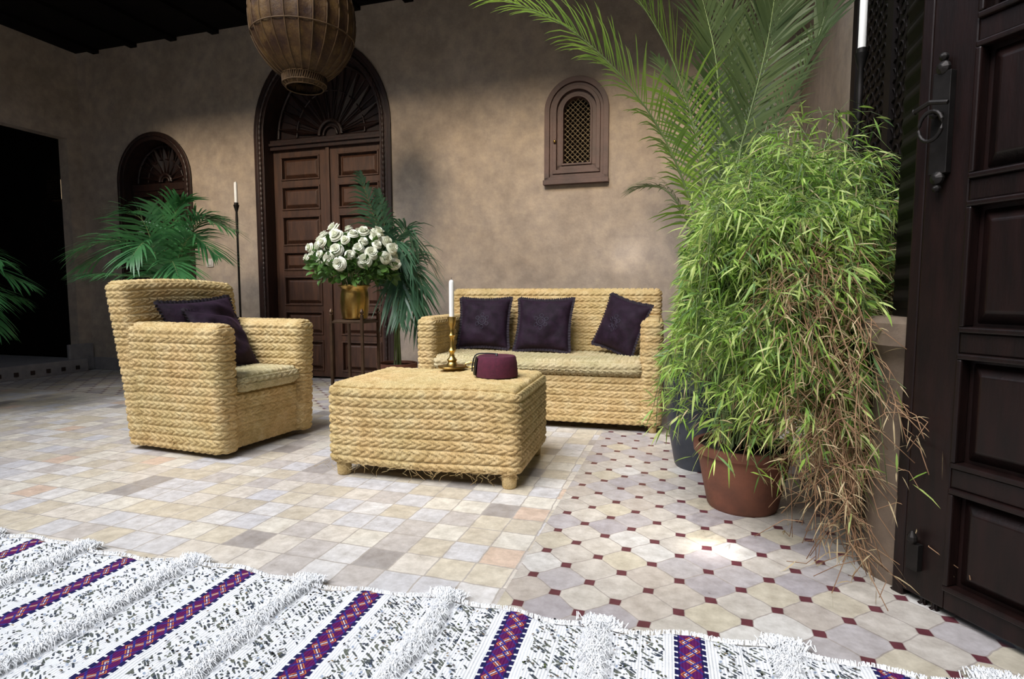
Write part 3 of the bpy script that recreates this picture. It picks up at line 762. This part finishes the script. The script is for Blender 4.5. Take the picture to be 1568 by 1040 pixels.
G={0:[],1:[],2:[],3:[]}
def clampw(p):
    s=p[0]*CT-p[1]*ST
    if s>.69:
        k=s-.69; p=p-np.array([CT,-ST,0])*k
    d=p[:2]-np.array(pc[:2]); r=np.linalg.norm(d)
    if r<.19: p=p.copy(); p[:2]=np.array(pc[:2])+d/r*.19
    if p[2]<.02: p=p.copy(); p[2]=.02
    # foliage leaning against the left neighbour stays short
    lim=.66-.30*(2.1-p[1])-.10*min(1,max(0,(.75-p[2])/.3))*(p[2]>.3)
    if p[0]<lim: p=p.copy(); p[0]=lim+.25*(p[0]-lim)
    return p
def cane(kind):
    dry=kind=='dry'
    if kind=='up':
        a=random.uniform(0,2*math.pi); R=random.uniform(.05,.38); H=random.choice([random.uniform(.80,1.2),random.uniform(.95,1.38)])+.12*math.cos(a); te=random.uniform(.66,1.08); cx=.14
        if R>.30: H=min(H,1.22+.14*math.cos(a))
        ntw,nl=18,5
    elif kind=='droop':
        a=random.choice([random.uniform(-2.6,-.6),random.uniform(-2.2,-1.0),random.uniform(-math.pi,math.pi)]); R=random.uniform(.24,.46); H=random.uniform(.72,1.15); te=random.uniform(1.0,1.20); cx=.10
        ntw,nl=22,6
    else:
        a=random.uniform(-1.95,.05); R=random.uniform(.26,.50); H=random.uniform(.60,1.02); te=random.uniform(1.08,1.33); cx=.12; ntw,nl=30,2
    rt=np.array([PB[0]+random.uniform(-.09,.09),PB[1]+random.uniform(-.09,.09),.22])
    pts=[]; kx=random.uniform(-.05,.05); ky=random.uniform(-.05,.05)
    for t in np.linspace(0,te,18):
        z=.25+(H-.25)*(1-(1-t/.62)**2) if t<.62 else .25+(H-.25)*(1-1.15*((t-.62)/.62)**1.7)
        p=rt+np.array([math.cos(a)*R*t**1.0+cx*t+kx*math.sin(4*t), math.sin(a)*R*t**1.0+ky*math.sin(5*t),0]); p[2]=z
        pts.append(clampw(p+rng.normal(size=3)*(.006 if not dry else .013)))
    pts=np.array(pts); SM.addp(tube(pts,np.linspace(.0026,.0011,18),4),1 if dry else 0)
    for k in range(ntw):
        t=random.uniform(.30 if not dry else .5,1)*17; j=min(16,int(t)); p=pts[j]+(pts[j+1]-pts[j])*(t-j)
        d=rng.normal(size=3); d[2]=abs(d[2])*(.8 if kind=='up' else .4)-(.7 if dry else .3); d[0]+=math.cos(a)*.6; d[1]+=math.sin(a)*.6; d=d/np.linalg.norm(d)
        Lt=random.uniform(.05,.17); q=clampw(p+d*Lt+np.array([0,0,-.35*Lt])); mid=clampw(p+d*Lt*.5+rng.normal(size=3)*.014)
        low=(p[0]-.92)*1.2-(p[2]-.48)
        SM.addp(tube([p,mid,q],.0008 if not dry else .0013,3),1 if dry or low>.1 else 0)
        for u in range(nl):
            w=random.random(); o=p+(q-p)*(.25+.75*w)
            if o[2]<.13 and not dry: continue
            dd=d*.7+rng.normal(size=3)*.55; dd[2]-=.35
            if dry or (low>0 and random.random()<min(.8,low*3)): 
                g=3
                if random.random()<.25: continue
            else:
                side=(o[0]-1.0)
                g=random.choices([0,1,2,3],[.48,.36 if side<.1 else .20,.12 if side<.1 else .28,.04 if side<.1 else .12])[0]  # light side painted in: more lime leaves left, more dark ones right
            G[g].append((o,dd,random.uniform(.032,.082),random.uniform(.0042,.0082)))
for i in range(230): cane('up')
for i in range(150): cane('droop')
for i in range(150): cane('dry')
for g in G:
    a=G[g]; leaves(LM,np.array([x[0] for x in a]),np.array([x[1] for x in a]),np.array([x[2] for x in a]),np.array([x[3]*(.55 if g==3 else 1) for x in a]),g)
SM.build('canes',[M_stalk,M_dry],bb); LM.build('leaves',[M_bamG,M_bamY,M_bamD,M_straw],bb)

# ------------------------------------------------------------------ rose vase + stand
rs=empty('flower_stand',(-1.09,3.95,0),math.radians(-14))
mb=MB()
for sx in (-.115,.115):
    for sy in (-.115,.115):
        mb.addp(box(sx-.009,sx+.009,sy-.009,sy+.009,0,.66)); mb.addp(lathe([(.004,.66),(.014,.67),(.014,.68),(.003,.70)],10,(sx,sy,0)))
for z in (.15,.60):
    for s in (-.115,.115): mb.addp(box(-.115,.115,s-.006,s+.006,z,z+.014)); mb.addp(box(s-.006,s+.006,-.115,.115,z,z+.014))
mb.addp(box(-.11,.11,-.11,.11,.612,.622)); mb.addp(box(-.11,.11,-.11,.11,.155,.163))
mb.build('stand',M_bronze,rs,smooth=False,bevel=.002)
mb=MB(); mb.addp(lathe([(.06,.622),(.085,.63),(.094,.68),(.098,.75),(.094,.80),(.088,.83),(.100,.85),(.106,.855),(.100,.86),(.09,.845),(.0,.80)],48,cap=False,mod=lambda a,z:1+.012*math.sin(a*14)*math.sin((z-.62)*60)))
mb.addp(tube([(.107*math.cos(a),.107*math.sin(a),.855) for a in np.linspace(0,2*math.pi,40)[:-1]],.005,6,True))
mb.build('brass_pot',M_brass,rs,auto=60)
def rose(mb,c,nrm,R):
    n=np.array(nrm,float); n=n/np.linalg.norm(n); z=Vector(n); M=Matrix.Translation(Vector(c))@z.to_track_quat('Z','Y').to_matrix().to_4x4()@Matrix.Rotation(random.uniform(0,6),4,'Z')
    for ring,(r0,r1,h,cnt,tw) in enumerate(((.12,.30,.95,3,.0),(.22,.52,.92,4,.5),(.34,.78,.80,5,.2),(.42,1.0,.55,6,.7),(.4,1.12,.25,6,.1))):
        for k in range(cnt):
            a0=2*math.pi*k/cnt+tw+random.uniform(-.1,.1); span=2*math.pi/cnt*.75
            V=[];nu,nv=5,5
            for iu in range(nu):
                u=-1+2*iu/(nu-1)
                for iv in range(nv):
                    v=iv/(nv-1); r=R*(r0+(r1-r0)*v**1.4)*(1-.06*u*u); hh=R*(h*math.sin(v*1.5)*(1-.22*u*u*v) - (.25*v**3 if ring>2 else 0))
                    a=a0+u*span*(.45+.55*math.sin(v*2.2)); V.append((r*math.cos(a),r*math.sin(a),hh-R*.3))
            mb.add(V,gridF(nu,nv),0,M)
mb=MB(); lb=MB(); stm=MB()
cc=np.array([0,0,1.02]); N=58
for i in range(N):
    ph=math.acos(1-1.12*(i+.5)/N); th=i*2.39996
    d=np.array([math.sin(ph)*math.cos(th),math.sin(ph)*math.sin(th),math.cos(ph)]); p=cc+d*np.array([.30,.25,.235])*random.uniform(.82,1.10)
    rose(mb,p,d+rng.normal(size=3)*.2+np.array([0,-.15,.1]),random.uniform(.026,.047))
    stm.addp(tube(spline([(d[0]*.05,d[1]*.05,.82),(d[0]*.12,d[1]*.12,.93),tuple(p)],8),.0025,5))
mb.build('roses',M_rose,rs)
for i in range(620):
    a=random.uniform(0,6.28); el=random.choice([random.uniform(-.5,.2),random.uniform(-.3,1.4)]); d=np.array([math.cos(el)*math.cos(a),math.cos(el)*math.sin(a),math.sin(el)])
    rr=random.uniform(.6,1.02); p=cc+d*np.array([.28,.24,.21])*rr-np.array([0,0,.03])
    dd=d+rng.normal(size=3)*.5; dd=dd/np.linalg.norm(dd); s=np.cross(dd,rng.normal(size=3)); s=s/np.linalg.norm(s); nn=np.cross(s,dd); L=random.uniform(.045,.08); w=L*.3
    V=[p,p+dd*L*.35-s*w+nn*.006,p+dd*L*.35,p+dd*L*.35+s*w+nn*.006,p+dd*L*.7-s*w*.7+nn*.004,p+dd*L*.7,p+dd*L*.7+s*w*.7+nn*.004,p+dd*L-nn*.008]
    lb.add(V,[(0,1,2),(0,2,3),(1,4,5,2),(2,5,6,3),(4,7,5),(5,7,6)])
lb.build('rose_leaves',M_rleaf,rs); stm.build('stems',M_rleaf,rs)

# ------------------------------------------------------------------ rug
RA=math.radians(-15)
rg=empty('moroccan_rug',(0,0,0),RA)
x0,x1,y0,y1=-3.2,.80,.1,1.315
nx,ny=400,122
X,Y=np.meshgrid(np.linspace(x0,x1,nx),np.linspace(y0,y1,ny),indexing='ij')
def edgef(x): return .014*np.sin(x*9)+.007*np.sin(x*31)
Yw=Y+edgef(X)*(Y-y0)/(y1-y0)
Z=.010+.003*np.sin(X*17+Y*3)*np.sin(Y*9)+.0015*np.sin(X*90)+.001*np.sin(Y*70)
Z[:,-1]=.001; Z[:,0]=.001; Z[0,:]=.001; Z[-1,:]=.001
mb=MB(); mb.add(np.stack([X,Yw,Z],2).reshape(-1,3),gridF(nx,ny)); mb.build('woven_cloth',M_rug,rg)
V=[];F=[]
bands=[RX0+RP*(k+.5) for k in range(-7,3)]
o=0
def strand(p,d,L,w):
    global o
    s=np.cross(d,[0,0,1.0]); s=s/(np.linalg.norm(s)+1e-9)
    q=p+d*L*.5+np.array([0,0,.008]); e=p+d*L+np.array([0,0,-.004])
    V.extend([p-s*w,p+s*w,q-s*w,q+s*w,e-s*w*.4,e+s*w*.4]); F.extend([(o,o+1,o+3,o+2),(o+2,o+3,o+5,o+4)]); o+=6
for b in bands:
    if b<x0+.05 or b>x1-.05: continue
    for i in range(5200):
        yy=random.uniform(y0+.03,y1+edgef(b)); wob=.006*math.sin(yy*14+b*5)
        sg=.010+.003*math.sin(yy*23+b*11)
        p=np.array([b+wob+random.gauss(0,sg),yy,random.uniform(.011,.022)])
        d=np.array([random.gauss(0,1),random.gauss(0,.8),random.uniform(-.1,.25)]); d=d/np.linalg.norm(d)
        strand(p,d,random.uniform(.014,.030),.0010)
    for i in range(420):
        p=np.array([b+random.gauss(0,.020),y1+edgef(b)-.01+random.uniform(0,.02),random.uniform(.008,.020)]); d=np.array([random.gauss(0,.6),1,random.uniform(-.1,.1)]); d=d/np.linalg.norm(d)
        strand(p,d,random.uniform(.02,.035),.0011)
for i in range(2600):
    xx=random.uniform(x0,x1); p=np.array([xx,y1-.006+edgef(xx),.008]); d=np.array([random.gauss(0,.5),1,0]); d=d/np.linalg.norm(d); strand(p,d,random.uniform(.008,.02),.0010)
mb=MB(); mb.add(V,F); mb.build('wool_tufts',M_tuft,rg)
V=[];F=[];o=0
for b in bands:
    for i in range(520):
        xx=b+random.choice([-1,1])*random.uniform(.03,.15); 
        if xx<x0 or xx>x1: continue
        yy=random.uniform(y0,y1-.01); z=.0165; r=.0030; t=random.uniform(-.5,.5); t2=random.uniform(-.5,.5); k=6
        for j in range(k):
            a=2*math.pi*j/k; V.append((xx+r*math.cos(a),yy+r*math.sin(a),z+r*(t*math.cos(a)+t2*math.sin(a))))
        F.append(tuple(range(o,o+k))); o+=k
mb=MB(); mb.add(V,F); mb.build('sequins',M_seq,rg,smooth=False)

# ------------------------------------------------------------------ light
w=bpy.data.worlds.new('sky'); SC.world=w; w.use_nodes=True
bg=w.node_tree.nodes['Background']; bg.inputs[0].default_value=(.70,.82,1.0,1); bg.inputs[1].default_value=.82
def sun(name,dr,en,ang,col):
    s=bpy.data.lights.new(name,'SUN'); s.energy=en; s.angle=math.radians(ang); s.color=col
    so=bpy.data.objects.new(name,s); COL.objects.link(so); so.rotation_euler=Vector(dr).to_track_quat('-Z','Y').to_euler()
sun('courtyard_skylight',(.40,.46,-.80),5.8,46,(.98,.98,1.0))
sun('warm_bounce_sun',(.22,.86,-.44),2.7,14,(1.0,.82,.60))
def spot(name,loc,tgt,en,deg,col):
    s=bpy.data.lights.new(name,'SPOT'); s.energy=en; s.spot_size=math.radians(deg); s.spot_blend=1.0; s.shadow_soft_size=.05; s.color=col
    so=bpy.data.objects.new(name,s); COL.objects.link(so); so.location=loc; so.rotation_euler=(Vector(tgt)-Vector(loc)).to_track_quat('-Z','Y').to_euler()
spot('sunbeam_floor',(-.6,.4,4.2),(.62,1.73,0),1900,2.6,(1,.96,.88))
spot('sunbeam_floor_wide',(-.6,.4,4.2),(.50,1.85,0),330,11,(1,.95,.86))
spot('sunbeam_wall',(.0,.6,3.1),(.83,4.20,1.2),260,4.2,(1,.97,.90))

cam=bpy.data.cameras.new('camera'); co=bpy.data.objects.new('camera',cam); COL.objects.link(co)
co.location=(0,0,.8); co.rotation_euler=(math.radians(90-4.6),0,0); cam.lens=20; cam.sensor_width=36; cam.clip_start=.02
SC.camera=co
try:
    SC.view_settings.view_transform='Standard'
except Exception as ex: print(ex)
